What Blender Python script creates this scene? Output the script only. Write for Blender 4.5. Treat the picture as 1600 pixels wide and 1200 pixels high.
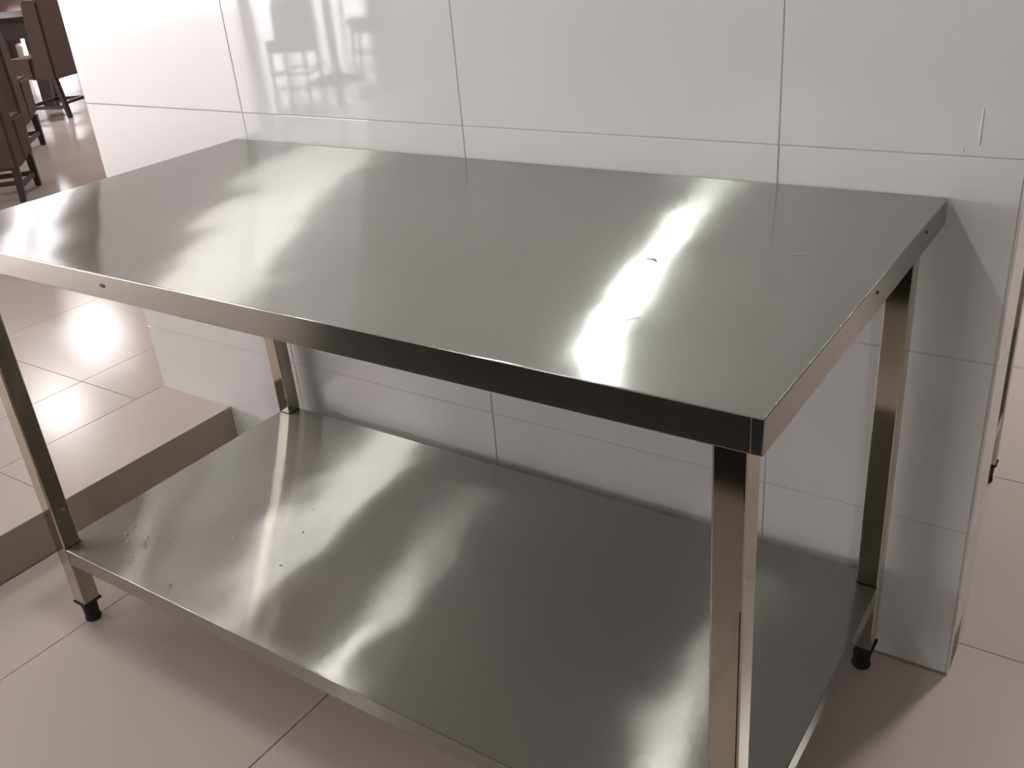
import bpy, bmesh, math, random
from mathutils import Vector, Matrix
random.seed(7)
S = bpy.context.scene
for o in list(bpy.data.objects): bpy.data.objects.remove(o)
COL = S.collection

# ------------------------------------------------------------------ camera
cam_d = bpy.data.cameras.new('camera'); cam = bpy.data.objects.new('camera', cam_d); COL.objects.link(cam)
cr = Vector((0.82612026, 0.55737357, -0.08282527)); cu = Vector((-0.19146634, 0.41589397, 0.88902916)); cf = Vector((-0.52996789, 0.71858675, -0.45029671))
m = Matrix((cr, cu, -cf)).transposed().to_4x4(); m.translation = (0.26175684, -1.45331153, 1.30358958)
cam.matrix_world = m
cam_d.sensor_width = 36; cam_d.lens = 36 * 1494.6 / 1600; cam_d.clip_start = .02; cam_d.clip_end = 100
S.camera = cam

# ------------------------------------------------------------------ exposure, world
S.view_settings.view_transform = 'Standard'; S.view_settings.look = 'None'
S.view_settings.gamma = 1; S.view_settings.use_curve_mapping = False
S.view_settings.exposure = 0.22
W = bpy.data.worlds.new('world'); S.world = W; W.use_nodes = True
W.node_tree.nodes['Background'].inputs[0].default_value = (.75, .85, 1, 1)
W.node_tree.nodes['Background'].inputs[1].default_value = 1.0

# light strengths (radiance of the diffusers / panes)
KITCHEN_1 = 400.0      # downlight over the table
KITCHEN_2 = 9.0
KITCHEN_F = 135.0       # front row
DINING = 26.0
WINDOW = 14.0

# ------------------------------------------------------------------ materials
def lin(r, g, b):
    f = lambda c: (c/255/12.92) if c/255 <= .04045 else ((c/255+.055)/1.055)**2.4
    return (f(r), f(g), f(b), 1)
def mat(name, col, rough=.5, metal=0, spec=.5, noise=0, nscale=8, bump=0, bscale=60, coat=0, rvar=0, nstretch=None):
    m = bpy.data.materials.new(name); m.use_nodes = True
    t = m.node_tree; b = t.nodes['Principled BSDF']
    b.inputs['Base Color'].default_value = col; b.inputs['Roughness'].default_value = rough
    b.inputs['Metallic'].default_value = metal; b.inputs['Specular IOR Level'].default_value = spec
    b.inputs['Coat Weight'].default_value = coat
    tc = t.nodes.new('ShaderNodeTexCoord')
    mp = t.nodes.new('ShaderNodeMapping'); t.links.new(tc.outputs['Object'], mp.inputs[0])
    if nstretch: mp.inputs['Scale'].default_value = nstretch
    n = t.nodes.new('ShaderNodeTexNoise'); n.inputs['Scale'].default_value = nscale; n.inputs['Detail'].default_value = 6
    t.links.new(mp.outputs[0], n.inputs['Vector'])
    mx = t.nodes.new('ShaderNodeMix'); mx.data_type = 'RGBA'
    mx.inputs[6].default_value = tuple(c*(1-noise) for c in col[:3])+(1,); mx.inputs[7].default_value = tuple(min(1, c*(1+noise)) for c in col[:3])+(1,)
    t.links.new(n.outputs['Fac'], mx.inputs[0]); t.links.new(mx.outputs[2], b.inputs['Base Color'])
    if rvar:
        mr = t.nodes.new('ShaderNodeMapRange'); mr.inputs[3].default_value = rough*(1-rvar); mr.inputs[4].default_value = rough*(1+rvar)
        t.links.new(n.outputs['Fac'], mr.inputs[0]); t.links.new(mr.outputs[0], b.inputs['Roughness'])
    if bump:
        n2 = t.nodes.new('ShaderNodeTexNoise'); n2.inputs['Scale'].default_value = bscale; t.links.new(mp.outputs[0], n2.inputs['Vector'])
        bp = t.nodes.new('ShaderNodeBump'); bp.inputs['Strength'].default_value = bump; bp.inputs['Distance'].default_value = .002
        t.links.new(n2.outputs['Fac'], bp.inputs['Height']); t.links.new(bp.outputs[0], b.inputs['Normal'])
    return m
def emis(name, col, s):
    m = bpy.data.materials.new(name); m.use_nodes = True; t = m.node_tree
    b = t.nodes['Principled BSDF']; b.inputs['Base Color'].default_value = (.8, .8, .8, 1)
    b.inputs['Emission Color'].default_value = col; b.inputs['Emission Strength'].default_value = s
    return m
def brushed(name, col, rough, aniso, tangent, brush_scale, grain=.06, wave=0.0, tint=None, grainbump=0.0):
    """stainless sheet: fine grain lines run across `tangent`, wide low waves of rolled sheet"""
    m = bpy.data.materials.new(name); m.use_nodes = True; t = m.node_tree; b = t.nodes['Principled BSDF']
    b.inputs['Metallic'].default_value = 1; b.inputs['Anisotropic'].default_value = aniso
    v = t.nodes.new('ShaderNodeCombineXYZ')
    for i in range(3): v.inputs[i].default_value = tangent[i]
    t.links.new(v.outputs[0], b.inputs['Tangent'])
    tc = t.nodes.new('ShaderNodeTexCoord'); mp = t.nodes.new('ShaderNodeMapping'); t.links.new(tc.outputs['Object'], mp.inputs[0])
    mp.inputs['Scale'].default_value = brush_scale
    n = t.nodes.new('ShaderNodeTexNoise'); n.inputs['Scale'].default_value = 1; n.inputs['Detail'].default_value = 1.5
    t.links.new(mp.outputs[0], n.inputs['Vector'])
    n2 = t.nodes.new('ShaderNodeTexNoise'); n2.inputs['Scale'].default_value = 5; n2.inputs['Detail'].default_value = 4
    t.links.new(tc.outputs['Object'], n2.inputs['Vector'])
    ad = t.nodes.new('ShaderNodeMath'); ad.operation = 'ADD'; t.links.new(n.outputs['Fac'], ad.inputs[0]); t.links.new(n2.outputs['Fac'], ad.inputs[1])
    hf = t.nodes.new('ShaderNodeMath'); hf.operation = 'MULTIPLY'; hf.inputs[1].default_value = .5; t.links.new(ad.outputs[0], hf.inputs[0])
    mx = t.nodes.new('ShaderNodeMix'); mx.data_type = 'RGBA'; t.links.new(hf.outputs[0], mx.inputs[0])
    c2 = tint or col
    mx.inputs[6].default_value = tuple(c*(1-grain) for c in c2[:3])+(1,); mx.inputs[7].default_value = tuple(min(1, c*(1+grain)) for c in col[:3])+(1,)
    t.links.new(mx.outputs[2], b.inputs['Base Color'])
    mr = t.nodes.new('ShaderNodeMapRange'); mr.inputs[3].default_value = rough*.9; mr.inputs[4].default_value = rough*1.1
    t.links.new(n2.outputs['Fac'], mr.inputs[0]); t.links.new(mr.outputs[0], b.inputs['Roughness'])
    if wave:
        n3 = t.nodes.new('ShaderNodeTexNoise'); n3.inputs['Scale'].default_value = 3.2; n3.inputs['Detail'].default_value = 1.5
        t.links.new(tc.outputs['Object'], n3.inputs['Vector'])
        bp = t.nodes.new('ShaderNodeBump'); bp.inputs['Strength'].default_value = 1; bp.inputs['Distance'].default_value = wave
        t.links.new(n3.outputs['Fac'], bp.inputs['Height']); t.links.new(bp.outputs[0], b.inputs['Normal'])
        if grainbump:
            # the brush lines themselves: each is a tiny ridge, too fine to see singly, that tips the normal across the lines
            ofs = t.nodes.new('ShaderNodeVectorMath'); ofs.operation = 'SCALE'; ofs.inputs['Scale'].default_value = 7919; t.links.new(tc.outputs['Object'], ofs.inputs[0])
            wn = t.nodes.new('ShaderNodeTexWhiteNoise'); wn.noise_dimensions = '3D'; t.links.new(ofs.outputs[0], wn.inputs['Vector'])
            sb = t.nodes.new('ShaderNodeMath'); sb.operation = 'MULTIPLY_ADD'; sb.inputs[1].default_value = 2*grainbump; sb.inputs[2].default_value = -grainbump; t.links.new(wn.outputs['Value'], sb.inputs[0])
            cx = t.nodes.new('ShaderNodeCombineXYZ'); t.links.new(sb.outputs[0], cx.inputs[1])
            va = t.nodes.new('ShaderNodeVectorMath'); t.links.new(bp.outputs[0], va.inputs[0]); t.links.new(cx.outputs[0], va.inputs[1])
            nn = t.nodes.new('ShaderNodeVectorMath'); nn.operation = 'NORMALIZE'; t.links.new(va.outputs[0], nn.inputs[0]); t.links.new(nn.outputs[0], b.inputs['Normal'])
    return m

M = {}
STEEL = (.49, .49, .465, 1)
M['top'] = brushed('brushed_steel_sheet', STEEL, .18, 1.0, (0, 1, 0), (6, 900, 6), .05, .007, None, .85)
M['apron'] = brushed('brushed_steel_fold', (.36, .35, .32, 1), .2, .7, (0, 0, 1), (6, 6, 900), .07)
M['leg'] = brushed('polished_steel_tube', (.60, .55, .46, 1), .08, .0, (1, 1, 0), (40, 40, 3), .06, .0006, (.5, .45, .36, 1))
M['seam'] = mat('dark_weld_seam', (.03, .028, .025, 1), .6)
M['rubber'] = mat('black_rubber', (.008, .008, .008, 1), .6, bump=.3)
M['rivet'] = mat('dark_rivet', (.05, .04, .035, 1), .5)
M['rim'] = mat('steel_fold_edge', (.75, .75, .72, 1), .35, 1)
M['tile'] = mat('glazed_white_wall_tile', (.74, .735, .735, 1), .035, noise=.012, nscale=3)
M['grout'] = mat('wall_grout', lin(196, 190, 184), .9, noise=.1, nscale=20)
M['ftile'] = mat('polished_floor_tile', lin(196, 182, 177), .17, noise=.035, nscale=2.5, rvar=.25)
M['fgrout'] = mat('floor_grout', lin(158, 146, 136), .9)
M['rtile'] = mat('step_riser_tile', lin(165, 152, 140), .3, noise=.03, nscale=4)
M['sealant'] = mat('yellowed_sealant', lin(150, 138, 100), .6, noise=.3, nscale=30)
M['paint'] = mat('white_wall_paint', lin(215, 212, 208), .8, noise=.02)
M['grey_paint'] = mat('grey_wall_paint', lin(95, 90, 86), .8, noise=.03)
M['darkwall'] = mat('brown_wall_panelling', lin(98, 76, 68), .5, noise=.12, nscale=3)
M['ceil'] = mat('ceiling_paint', lin(215, 214, 210), .9, noise=.01)
M['fabric'] = mat('brown_chair_fabric', lin(86, 67, 61), .75, noise=.12, nscale=12, bump=.4, bscale=300)
M['wood'] = mat('dark_chair_wood', lin(48, 36, 33), .35, noise=.25, nscale=14, nstretch=(1, 1, .2))
M['twood'] = mat('dark_table_top', lin(44, 32, 30), .12, noise=.2, nscale=10)
M['white_metal'] = mat('white_lamp_ring', (.8, .8, .8, 1), .4)
M['frame'] = mat('window_frame_paint', lin(60, 52, 50), .4)
M['black_panel'] = mat('black_cabinet_panel', (.012, .011, .010, 1), .5)
M['drop'] = mat('dried_white_splash', (.8, .8, .8, 1), .3)
wm = bpy.data.materials.new('water_drop'); wm.use_nodes = True
wb = wm.node_tree.nodes['Principled BSDF']; wb.inputs['Transmission Weight'].default_value = .35; wb.inputs['Base Color'].default_value = (.9, .9, .9, 1); wb.inputs['IOR'].default_value = 1.33; wb.inputs['Roughness'].default_value = 0.02
M['water'] = wm
M['lamp_k1'] = emis('lamp_diffuser_cool', (.95, 1, .94, 1), KITCHEN_1)
M['lamp_k2'] = emis('lamp_diffuser_left', (1, .98, .93, 1), KITCHEN_2)
M['lamp_kf'] = emis('lamp_diffuser_front', (1, .98, .95, 1), KITCHEN_F)
M['lamp_fill'] = emis('fill_diffuser_added', (1, .94, .94, 1), 20.0)  # glow of the added fill panel over the dining floor
M['lamp_d'] = emis('lamp_diffuser_dining', (1, .93, .92, 1), DINING)
M['added_glow'] = emis('added_pane_glow', (1, .93, .94, 1), 9.6)  # glow of an added pane, brightens the left of the tiled wall
M['sky'] = emis('daylight_pane', (.93, .94, 1, 1), WINDOW)

# ------------------------------------------------------------------ helpers
def mesh_obj(name, bm, material, parent=None, smooth=False, loc=None):
    me = bpy.data.meshes.new(name); bm.to_mesh(me); bm.free()
    if material: me.materials.append(material)
    if smooth:
        for p in me.polygons: p.use_smooth = True
    o = bpy.data.objects.new(name, me); COL.objects.link(o)
    if parent: o.parent = parent
    if loc: o.location = loc
    return o
def add_box(bm, x0, x1, y0, y1, z0, z1, bev=0, seg=2):
    b = bmesh.new(); bmesh.ops.create_cube(b, size=1)
    for v in b.verts: v.co = Vector(((x0+x1)/2 + v.co.x*(x1-x0), (y0+y1)/2 + v.co.y*(y1-y0), (z0+z1)/2 + v.co.z*(z1-z0)))
    if bev: bmesh.ops.bevel(b, geom=list(b.edges), offset=bev, segments=seg, affect='EDGES', profile=.5)
    tmp = bpy.data.meshes.new('t'); b.to_mesh(tmp); b.free(); bm.from_mesh(tmp); bpy.data.meshes.remove(tmp)
def box(name, x0, x1, y0, y1, z0, z1, material, parent=None, bev=0, seg=2):
    bm = bmesh.new(); add_box(bm, x0, x1, y0, y1, z0, z1, bev, seg)
    o = mesh_obj(name, bm, material, parent)
    return o
def prism(name, rings, material, parent=None, bev=0):
    """closed body through four-cornered rings of points"""
    bm = bmesh.new(); vs = [[bm.verts.new(p) for p in r] for r in rings]
    n = len(rings[0])
    for a, b in zip(vs, vs[1:]):
        for i in range(n): bm.faces.new((a[i], a[(i+1) % n], b[(i+1) % n], b[i]))
    bm.faces.new(list(reversed(vs[0]))); bm.faces.new(vs[-1])
    bmesh.ops.recalc_face_normals(bm, faces=bm.faces)
    if bev: bmesh.ops.bevel(bm, geom=list(bm.edges), offset=bev, segments=2, affect='EDGES')
    return mesh_obj(name, bm, material, parent)
def lathe(name, prof, material, parent=None, seg=24, loc=(0, 0, 0), caps=True):
    bm = bmesh.new(); rings = []
    for r, z in prof:
        rings.append([bm.verts.new((r*math.cos(2*math.pi*i/seg)+loc[0], r*math.sin(2*math.pi*i/seg)+loc[1], z+loc[2])) for i in range(seg)])
    for a, b in zip(rings, rings[1:]):
        for i in range(seg): bm.faces.new((a[i], a[(i+1) % seg], b[(i+1) % seg], b[i]))
    if caps: bm.faces.new(list(reversed(rings[0]))); bm.faces.new(rings[-1])
    bmesh.ops.recalc_face_normals(bm, faces=bm.faces)
    return mesh_obj(name, bm, material, parent)
def empty(name, loc=(0, 0, 0), rz=0):
    o = bpy.data.objects.new(name, None); COL.objects.link(o); o.location = loc; o.rotation_euler = (0, 0, rz); o.empty_display_size = .1
    return o
def tag(o, label, cat, group=None):
    o['label'] = label; o['category'] = cat
    if group: o['group'] = group
    return o
def structure(o, label=None):
    o['kind'] = 'structure'
    if label: o['label'] = label
    return o
def copy_tree(o, parent=None):
    c = o.copy(); COL.objects.link(c)
    if parent: c.parent = parent
    for ch in list(o.children): copy_tree(ch, c)
    return c

# ------------------------------------------------------------------ the setting
H = .113                    # height of the dining room floor above the kitchen floor
XS = -1.787                 # front of the step
XL, XE, WT = -2.08, .097, .128
GAP = .0008
def wall_tiles(parent, xs, zs, y0, y1):
    for a, b in zip(xs, xs[1:]):
        for c, d in zip(zs, zs[1:]):
            if b-a < .02 or d-c < .02: continue
            dy = random.uniform(-.0003, .0003)
            box('tile', a+GAP, b-GAP, y0+dy, y1, c+GAP, d-GAP, M['tile'], parent, .0008, 1)
ZC = 2.85
# partition wall with glazed tiles
core = box('wall_back', XL+.004, XE-.0015, .0012, WT-.0012, 0, ZC, M['grout']); structure(core, 'white tiled partition wall behind the steel table')
zs = [0.0, .308, .619, .930, 1.55, 2.17, 2.79]
wall_tiles(core, [XL, -1.486, -.870, -.254, XE-.004], zs, 0, .002)
wall_tiles(core, [XL, -1.486, -.870, -.254, XE-.004], zs, WT-.002, WT)
for c, d in zip(zs, zs[1:]):
    box('end_tile', XE-.0025, XE, .0005, WT-.0005, c+GAP, d-GAP, M['tile'], core, .0006, 1)
box('sealant_bead', XS+.002, XE-.001, -.0035, .001, 0, .0035, M['sealant'], core, .001, 1)
box('corner_stain', XE-.0003, XE+.0006, .02, .075, .004, .08, M['sealant'], core)
for sx, sz, l in ((.030, .946, .052), (.010, .936, .006)):
    o = box('paint_drip', sx-.0014, sx+.0014, -.0012, .0005, sz, sz+l, M['drop'], core, .0005, 1)

# kitchen floor
fl = box('floor', XS+.0, 2.6, -3.6, 5.0, -.05, -.004, M['fgrout']); structure(fl, 'polished beige kitchen floor')
G = .0010
xs = [XS+.001] + [-1.484+.615*i for i in range(0, 7)]; ys = [-3.6, -2.98, -2.365, -1.75, -1.135, -.52, .095, .71, 1.325, 1.94, 2.555, 3.17, 3.785, 4.4, 5.0]
for i, (a, b) in enumerate(zip(xs, xs[1:])):
    for c, d in zip(ys, ys[1:]):
        dz = random.uniform(-.0003, 0)
        box('floor_tile', a+G, min(b, 2.6)-G, c+G, d-G, -.004, dz, M['ftile'], fl, .0006, 1)
# dining room floor, one step up
pf = box('floor_raised', -13.0, XS-.008, -13.0, 9.0, -.05, H-.004, M['fgrout']); structure(pf, 'raised dining room floor reached by one step')
def pfl(a, b, c, d, mt='ftile', name='floor_tile'):
    box(name, a+G, b-G, c+G, d-G, H-.004, H+random.uniform(-.0002, .0001), M[mt], pf, .0006, 1)
yn = [-3.6+.615*i+.004 for i in range(-4, 15)]
for c, d in zip(yn, yn[1:]):
    pfl(-2.085, XS+G, c, d, 'ftile', 'step_tread_tile')
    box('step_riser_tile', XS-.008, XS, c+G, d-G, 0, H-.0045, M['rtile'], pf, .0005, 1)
xd = [-2.085, -2.355]; 
while xd[-1] > -7.2: xd.append(xd[-1]-.6)
yd = [-.093+.6*i for i in range(-6, 8)]
for b, a in zip(xd, xd[1:]):
    for c, d in zip(yd, yd[1:]): pfl(a, b, c, d)
# beyond, where no joint can be told apart, slabs
xf = xd[-1]
box('far_floor', -13, xf-G, -13, 9, H-.004, H-.0001, M['ftile'], pf)
box('far_floor', xf+G, -2.085-G, -13, yd[0]-G, H-.004, H-.0001, M['ftile'], pf)
box('far_floor', xf+G, -2.085-G, yd[-1]+G, 9, H-.004, H-.0001, M['ftile'], pf)
box('far_floor', -2.085+G, XS-.001, -13, yn[0]-G, H-.004, H-.0001, M['ftile'], pf)
box('far_floor', -2.085+G, XS-.001, yn[-1]+G, 9, H-.004, H-.0001, M['ftile'], pf)

# room shell
structure(box('ceiling', -13.1, 2.7, -13.1, 9.1, 2.9, 3.0, M['ceil']))
structure(box('wall_right', 2.6, 2.7, -3.6, 5.0, 0, 2.9, M['grey_paint']))
structure(box('wall_kitchen_front', XS, 2.7, -3.7, -3.6, 0, 2.9, M['paint']))
structure(box('wall_kitchen_far', XS, 2.7, 5.0, 5.1, 0, 2.9, M['paint']))
structure(box('wall_dining_right_front', XS-.0, XS+.1, -13, -3.7, 0, 2.9, M['paint']))
structure(box('wall_dining_right_far', XS-.0, XS+.1, 5.1, 9, 0, 2.9, M['paint']))
structure(box('wall_dining_far', -13, XS, 9.0, 9.1, 0, 2.9, M['darkwall']))

def window(name, axis, pos, a0, a1, z0, z1, nm, inward, glass='sky'):
    """glazed opening along an axis; each pane itself glows"""
    root = empty(name, (0, 0, 0)); root['kind'] = 'structure'
    w = (a1-a0)/nm
    for i in range(nm+1):
        c = a0+w*i
        if axis == 'x': box('window_frame', c-.04, c+.04, pos-.04, pos+.04, z0, z1, M['frame'], root)
        else: box('window_frame', pos-.04, pos+.04, c-.04, c+.04, z0, z1, M['frame'], root)
    for i in range(nm):
        c0, c1 = a0+w*i+.04, a0+w*(i+1)-.04
        if axis == 'x': box('pane', c0, c1, pos-.01, pos+.01, z0, z1, M[glass], root)
        else: box('pane', pos-.01, pos+.01, c0, c1, z0, z1, M[glass], root)
    return root
# front wall of the dining room (behind the viewer's left) with shop windows
structure(box('wall_dining_front', -13, XS, -13.1, -13.0, 0, 2.9, M['darkwall']))
# glazing seen mirrored in the wall tiles
structure(box('wall_left_front', -13.1, -13, -13, -2.0, 2.2, 2.9, M['darkwall']))
structure(box('wall_left_sill', -13.1, -13, -10.1, -6.2, 0, 2.2, M['darkwall']))
window('added_pane', 'y', -12.95, -9.9, -4.0, H, 2.3, 1, 1, 'added_glow')  # added glowing pane, brightens the left part of the tiled wall
window('window_1', 'y', -12.95, -12.95, -10.1, H, 2.2, 4, 1)
structure(box('wall_left_mid', -13.1, -13, -6.2, 9, 0, 2.9, M['darkwall']))
window('glare_pane', 'y', -12.95, 6.0, 6.75, H+.02, .50, 1, 1)  # low glowing pane added to stand in for far floor glare
window('window_3', 'y', -12.95, 5.7, 6.6, 1.7, 2.3, 2, 1)
structure(box('wall_left_corner', -13.1, -13, -13, -6.2, 0, H, M['darkwall']))

# ------------------------------------------------------------------ ceiling lights
def downlight(x, y, r, mt, label, z=2.9, group=None):
    t = empty('ceiling_light', (x, y, z)); tag(t, label, 'ceiling light', group)
    lathe('ring', [(r*1.02, -.012), (r*1.25, -.010), (r*1.25, 0), (r*1.02, 0), (r*1.02, -.012)], M['white_metal'], t, 32, caps=False)
    lathe('diffuser', [(r, -.008), (r, -.002)], M[mt], t, 32)
    return t
def panel(x, y, w, mt, label, z=2.9):
    t = empty('ceiling_light_panel', (x, y, z)); tag(t, label, 'ceiling light')
    bm = bmesh.new()
    for s in (-1, 1):
        add_box(bm, s*(w/2+.01)-.01, s*(w/2+.01)+.01, -w/2-.02, w/2+.02, -.015, 0); add_box(bm, -w/2-.02, w/2+.02, s*(w/2+.01)-.01, s*(w/2+.01)+.01, -.015, 0)
    mesh_obj('frame', bm, M['white_metal'], t)
    box('diffuser', -w/2, w/2, -w/2, w/2, -.01, -.002, M[mt], t)
    return t
downlight(-1.22, -.72, .056, 'lamp_k1', 'round ceiling light above the left part of the steel table')
structure(box('ceiling_box', -1.7, -.7, -1.2, -.25, 2.82, 2.9, M['ceil'])) if 0 else None
panel(-3.25, -.62, .60, 'lamp_k2', 'square ceiling light above the raised floor left of the table')
downlight(-1.25, -2.7, .085, 'lamp_kf', 'round ceiling light behind the viewer')
downlight(-3.2, -2.7, .09, 'lamp_kf', 'round ceiling light above the dining floor behind the viewer')
downlight(1.35, -3.0, .10, 'lamp_kf', 'round fill light added behind the viewer to brighten the right side')  # added fill, raises the light on the right
downlight(.75, 2.2, .19, 'lamp_kf', 'round ceiling light behind the tiled partition')
panel(-9.4, 3.9, .6, 'lamp_d', 'square ceiling light farthest over the dining tables')
panel(-8.1, 2.6, .5, 'lamp_d', 'square ceiling light nearer over the dining tables')
panel(-7.0, 4.7, 1.3, 'lamp_fill', 'broad fill light added beyond the brown chairs to brighten the dining floor')  # added panel, lifts the brightness of the dining floor
panel(-6.5, -1.8, .6, 'lamp_d', 'square ceiling light over the brown chairs')
panel(-5.5, -4.5, .6, 'lamp_d', 'square ceiling light by the mirrored chairs')

# ------------------------------------------------------------------ steel table
TL, TW, TH, G0 = 1.525, .7205, .870, .003
AP, INX, INY, LS, SZ, ST, ZF = .0404, .0235, .0241, .037, .1965, .036, .051
def make_table():
    t = empty('steel_work_table', (0, 0, 0))
    yb, yf = -G0, -G0-TW
    # top sheet: a grid with rounded rim and folded apron, waving very slightly
    bm = bmesh.new(); add_box(bm, -TL, 0, yf, yb, TH-AP, TH, .0016, 3)
    o = mesh_obj('tabletop', bm, M['top'], t)
    for p in o.data.polygons: p.use_smooth = abs(p.normal.z) < .99 and max(abs(p.normal.x), abs(p.normal.y)) < .99
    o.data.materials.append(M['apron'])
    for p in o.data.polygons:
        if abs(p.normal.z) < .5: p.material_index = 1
    box('corner_seam', -.0125, -.0115, yf-.0004, yf+.001, TH-AP+.001, TH-.002, M['rim'], t)
    for yy in (-.125, -.36):
        lathe_r = bmesh.new(); bmesh.ops.create_cone(lathe_r, segments=12, radius1=.0028, radius2=.002, depth=.0016, cap_ends=True)
        r = mesh_obj('rivet', lathe_r, M['rivet'], t, loc=(.0004, yy, TH-.013)); r.rotation_euler = (0, math.pi/2, 0)
    # scuff on the front fold
    bm = bmesh.new(); bmesh.ops.create_uvsphere(bm, u_segments=12, v_segments=6, radius=1)
    for v in bm.verts: v.co = Vector((v.co.x*.008, v.co.y*.0006, v.co.z*.0035))
    mesh_obj('scuff_mark', bm, M['rivet'], t, loc=(-1.0, yf, TH-.018))
    # dents and scratches
    for (x, y, l, a, w) in ((-.282, -.385, .0065, .3, .0016), (-.274, -.389, .004, -.5, .0013), (-.235, -.61, .022, 1.15, .00022), (-.215, -.57, .012, .95, .0002)):
        s = box('scratch', -l, l, -w, w, 0, .0007, M['rivet'], t); s.location = (x, y, TH-.0002); s.rotation_euler = (0, 0, a)
    s = box('scratch', -.014, .014, -.0005, .0005, 0, .0005, M['rim'], t); s.location = (-.11, -.30, TH-.0002); s.rotation_euler = (0, 0, .55); s['label'] = 'faint light scratch'
    # legs
    for sx in (0, 1):
        for sy in (0, 1):
            x1 = -INX if sx else -TL+INX+LS; x0 = x1-LS
            y0 = yf+INY if not sy else yb-INY-LS; y1 = y0+LS
            l = box('leg', x0, x1, y0, y1, ZF, TH-AP+.004, M['leg'], t, .0028, 3)
            if sx and not sy:
                box('weld_seam', x1-.0034, x1-.0018, y0-.0003, y0+.001, ZF, .62, M['seam'], l)
            if sx and sy: pass
            cx, cy = (x0+x1)/2, (y0+y1)/2
            lip = bmesh.new(); add_box(lip, x0-.0025, x1+.0025, y0-.0025, y1+.0025, ZF-.003, ZF+.002, .001, 1)
            mesh_obj('foot_collar', lip, M['rubber'], l)
            lathe('foot', [(.0145, 0), (.0165, .002), (.0168, .006), (.015, .012), (.0160, .03), (.0172, ZF-.002)], M['rubber'], l, 24, (cx, cy, 0))
    # undershelf with turned-down edges, notched round the legs
    bm = bmesh.new(); e = .0012
    X0, X1, Y0, Y1 = -TL+INX+e, -INX-e, yf+INY+e, yb-INY-e; n = LS
    out = [(X0+n, Y0), (X1-n, Y0), (X1-n, Y0+n), (X1, Y0+n), (X1, Y1-n), (X1-n, Y1-n), (X1-n, Y1), (X0+n, Y1), (X0+n, Y1-n), (X0, Y1-n), (X0, Y0+n), (X0+n, Y0+n)]
    a = [bm.verts.new((x, y, SZ)) for x, y in out]; b = [bm.verts.new((x, y, SZ-ST)) for x, y in out]
    bm.faces.new(a); bm.faces.new(list(reversed(b)))
    for i in range(len(a)): bm.faces.new((a[i], b[i], b[(i+1) % len(a)], a[(i+1) % len(a)]))
    bmesh.ops.recalc_face_normals(bm, faces=bm.faces)
    bmesh.ops.bevel(bm, geom=[ed for ed in bm.edges if all(v.co.z > SZ-.001 for v in ed.verts)], offset=.0013, segments=3, affect='EDGES')
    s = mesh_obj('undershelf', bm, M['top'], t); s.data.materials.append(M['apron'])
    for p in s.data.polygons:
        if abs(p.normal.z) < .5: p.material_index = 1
    return t
table = make_table()
tag(table, 'brushed stainless steel work table with undershelf against the white tiled wall', 'table')
t2 = copy_tree(table); t2.location = (.0735, .72, 0); t2.scale = (1, .75, 1)
tag(t2, 'second steel table behind the partition, only a black foot and a sliver of leg showing', 'table')

# water drops and crumbs on the undershelf by the left leg
def droplet(x, y, r, lab=None):
    bm = bmesh.new(); bmesh.ops.create_icosphere(bm, subdivisions=2, radius=r)
    for v in bm.verts:
        v.co.z *= .45; v.co.x *= 1+.25*math.sin(7*v.co.y/r+x*50); v.co.z = max(v.co.z, -.0001)
    o = mesh_obj('water_drop', bm, M['water'], None, True, (x, y, SZ+.0001))
    tag(o, lab or 'small whitish water drop in the cluster on the undershelf by the front left leg', 'water drop', 'water drops on the undershelf')
for (x, y, r) in ((-1.395, -.60, .0042), (-1.40, -.575, .003), (-1.37, -.615, .003), (-1.345, -.585, .0028), (-1.33, -.57, .0026), (-1.335, -.60, .0034), (-1.32, -.61, .0038), (-1.31, -.645, .0025), (-1.305, -.66, .0035),
                  (-1.35, -.64, .002), (-1.29, -.57, .0022)):
    droplet(x, y, r)
for x, y, r, lab in ((-1.18, -.50, .003, 'lone water drop on the undershelf just right of the cluster'), (-1.06, -.42, .0032, 'lone water drop in the middle of the bright band on the undershelf'),
                     (-1.02, -.52, .003, 'lone water drop right of the bright band near the undershelf front'), (-1.17, -.665, .0034, 'lone water drop at the very front edge of the undershelf'),
                     (-1.10, -.35, .002, 'tiny water drop farthest back on the undershelf')):
    droplet(x, y, r, lab)

# black counter added unseen behind the viewer to darken reflections in the table
def counter():
    t = empty('added_counter', (0, 0, 0)); tag(t, 'low black counter added unseen behind the viewer to darken the reflections in the steel table', 'counter')
    x0, x1, y0, y1 = -1.74, 1.66, -2.5, -1.76
    box('body', x0, x1, y0, y1, .06, .86, M['black_panel'], t); box('plinth', x0+.02, x1-.02, y0, y1-.05, 0, .06, M['black_panel'], t)
    box('worktop', x0-.0, x1+.01, y0, y1+.02, .86, .90, M['black_panel'], t, .003)
    n = 5; w = (x1-x0)/n
    for i in range(n):
        d = box('door', x0+i*w+.003, x0+(i+1)*w-.003, y1, y1+.018, .07, .855, M['black_panel'], t, .002)
        box('handle', x0+(i+.5)*w-.07, x0+(i+.5)*w+.07, y1+.035, y1+.045, .78, .79, M['white_metal'], d, .002)
        for s in (-1, 1): box('handle', x0+(i+.5)*w+s*.06-.004, x0+(i+.5)*w+s*.06+.004, y1+.017, y1+.037, .781, .789, M['white_metal'], d)
counter()

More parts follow.
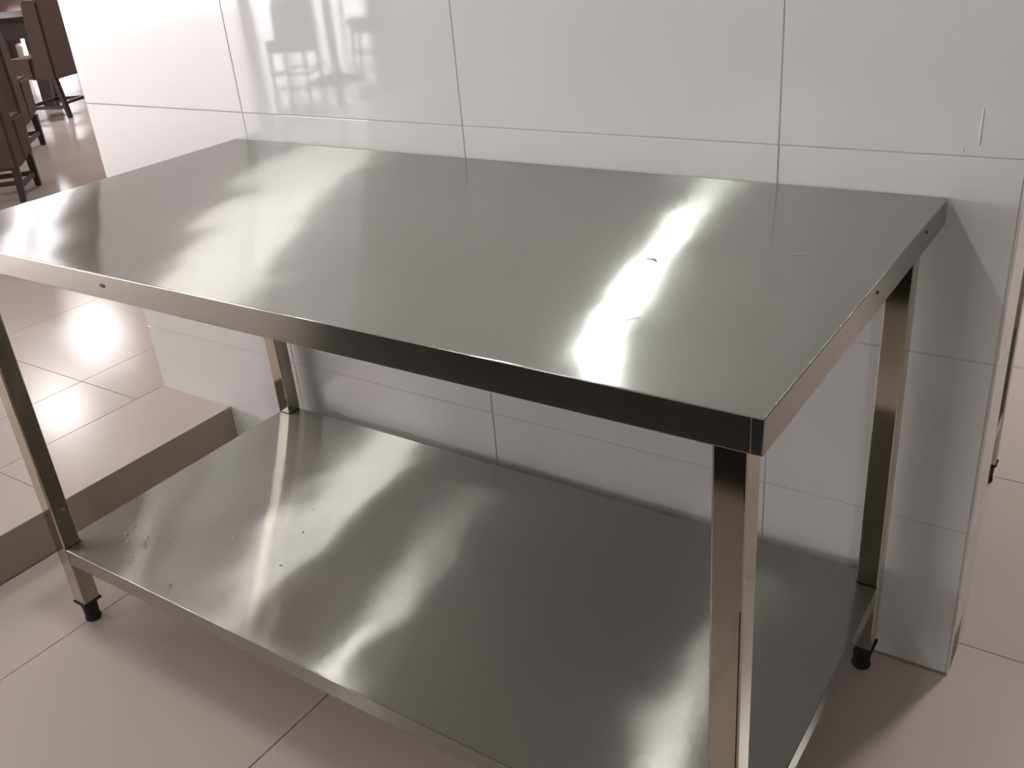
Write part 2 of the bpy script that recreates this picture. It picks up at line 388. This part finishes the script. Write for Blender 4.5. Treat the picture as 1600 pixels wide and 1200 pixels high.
# ------------------------------------------------------------------ chairs and tables of the dining room
def make_chair(zb=.17):
    """high slip-covered dining chair; faces +Y, origin on the floor"""
    t = empty('dining_chair')
    w = .215
    prism('backrest', [[(-w, -.21, zb), (w, -.21, zb), (w, -.03, zb), (-w, -.03, zb)], [(-w, -.21, .42), (w, -.21, .42), (w, -.05, .42), (-w, -.05, .42)],
                       [(-w+.01, -.21, .80), (w-.01, -.21, .80), (w-.01, -.08, .80), (-w+.01, -.08, .80)]], M['fabric'], t, .014)
    prism('seat', [[(-w, -.04, zb), (w, -.04, zb), (w, .16, zb+.03), (-w, .16, zb+.03)], [(-w, -.04, .42), (w, -.04, .42), (w, .18, .42), (-w, .18, .42)]], M['fabric'], t, .015)
    for sx in (-1, 1):
        cx = sx*(w-.022); h = .019
        for y0, y1 in ((-.18, -.22), (.13, .15)):
            prism('leg', [[(cx-h*.8, y1-h*.8, 0), (cx+h*.8, y1-h*.8, 0), (cx+h*.8, y1+h*.8, 0), (cx-h*.8, y1+h*.8, 0)],
                          [(cx-h, y0-h, zb+.02), (cx+h, y0-h, zb+.02), (cx+h, y0+h, zb+.02), (cx-h, y0+h, zb+.02)]], M['wood'], t, .003)
        box('stretcher', cx-.009, cx+.009, -.19, .13, .065, .09, M['wood'], t, .002, 1)
    box('stretcher', -w+.03, w-.03, -.205, -.185, .09, .112, M['wood'], t, .002, 1)
    box('stretcher', -w+.03, w-.03, .13, .15, .065, .09, M['wood'], t, .002, 1)
    return t
protos = {}
def chair(x, y, fx, fy, label, sc=1.0, zb=.17):
    if zb not in protos: o = protos[zb] = make_chair(zb)
    else: o = copy_tree(protos[zb])
    o.location = (x, y, H); o.rotation_euler = (0, 0, math.atan2(-fx, fy)); o.scale = (sc, sc, sc)
    return tag(o, label, 'chair', 'brown dining chairs')
# chair placed from its rear right (or left) corner
def chair_rr(px, py, fx, fy, label, sc=1.0, left=False, zb=.17):
    l = math.hypot(fx, fy); fx /= l; fy /= l; rx, ry = fy, -fx
    s = -1 if left else 1
    chair(px - s*.215*sc*rx + .21*sc*fx, py - s*.215*sc*ry + .21*sc*fy, fx, fy, label, sc, zb)
chair_rr(-4.66, 1.13, -.72, .69, 'brown upholstered chair nearest on the left, cut by the photo edge', .95)
chair_rr(-5.70, 1.80, -.72, .69, 'brown upholstered chair half hidden behind the nearest chair', 1.05)
chair_rr(-6.72, 2.70, -.916, -.388, 'tall brown chair farthest right, next to the white tiled wall', 1.04, True, .27)
def dining_table(x, y, w, d, label, rz=0):
    t = empty('dining_table', (x, y, H), rz)
    box('tabletop', -w/2, w/2, -d/2, d/2, .65, .69, M['twood'], t, .004, 1)
    for sx in (-1, 1):
        for sy in (-1, 1):
            cx, cy = sx*(w/2-.07), sy*(d/2-.07)
            box('leg', cx-.05, cx+.05, cy-.05, cy+.05, 0, .65, M['wood'], t, .004, 1)
    box('apron', -w/2+.08, w/2-.08, -d/2+.08, d/2-.08, .52, .65, M['wood'], t)
    return tag(t, label, 'table')
dining_table(-7.95, 3.2, .8, .8, 'dark dining table with shining top among the brown chairs', .5)
chair(-8.8, 4.5, .6, -.8, 'brown chair on the far side of the dark dining table', zb=.27)
chair(-6.9, 3.55, -.3, -1, 'brown chair behind the tall chair, mostly covered by the tiled wall', zb=.27)
# seen mirrored in the wall tiles
chair(-5.95, -4.35, .35, .94, 'brown chair mirrored in the wall tiles, left one', .78, zb=.27)
chair(-6.0, -5.35, -.6, .8, 'brown chair mirrored in the wall tiles, right one', .85, zb=.27)
t = empty('pedestal_table', (-5.55, -4.42, H)); tag(t, 'pedestal table mirrored in the wall tiles between two chairs', 'table')
lathe('base', [(.22, 0), (.22, .012), (.06, .05), (.035, .08)], M['wood'], t); lathe('pedestal', [(.035, .08), (.035, .66)], M['wood'], t); lathe('tabletop', [(.28, .66), (.30, .67), (.30, .69), (.28, .70)], M['twood'], t, 40)
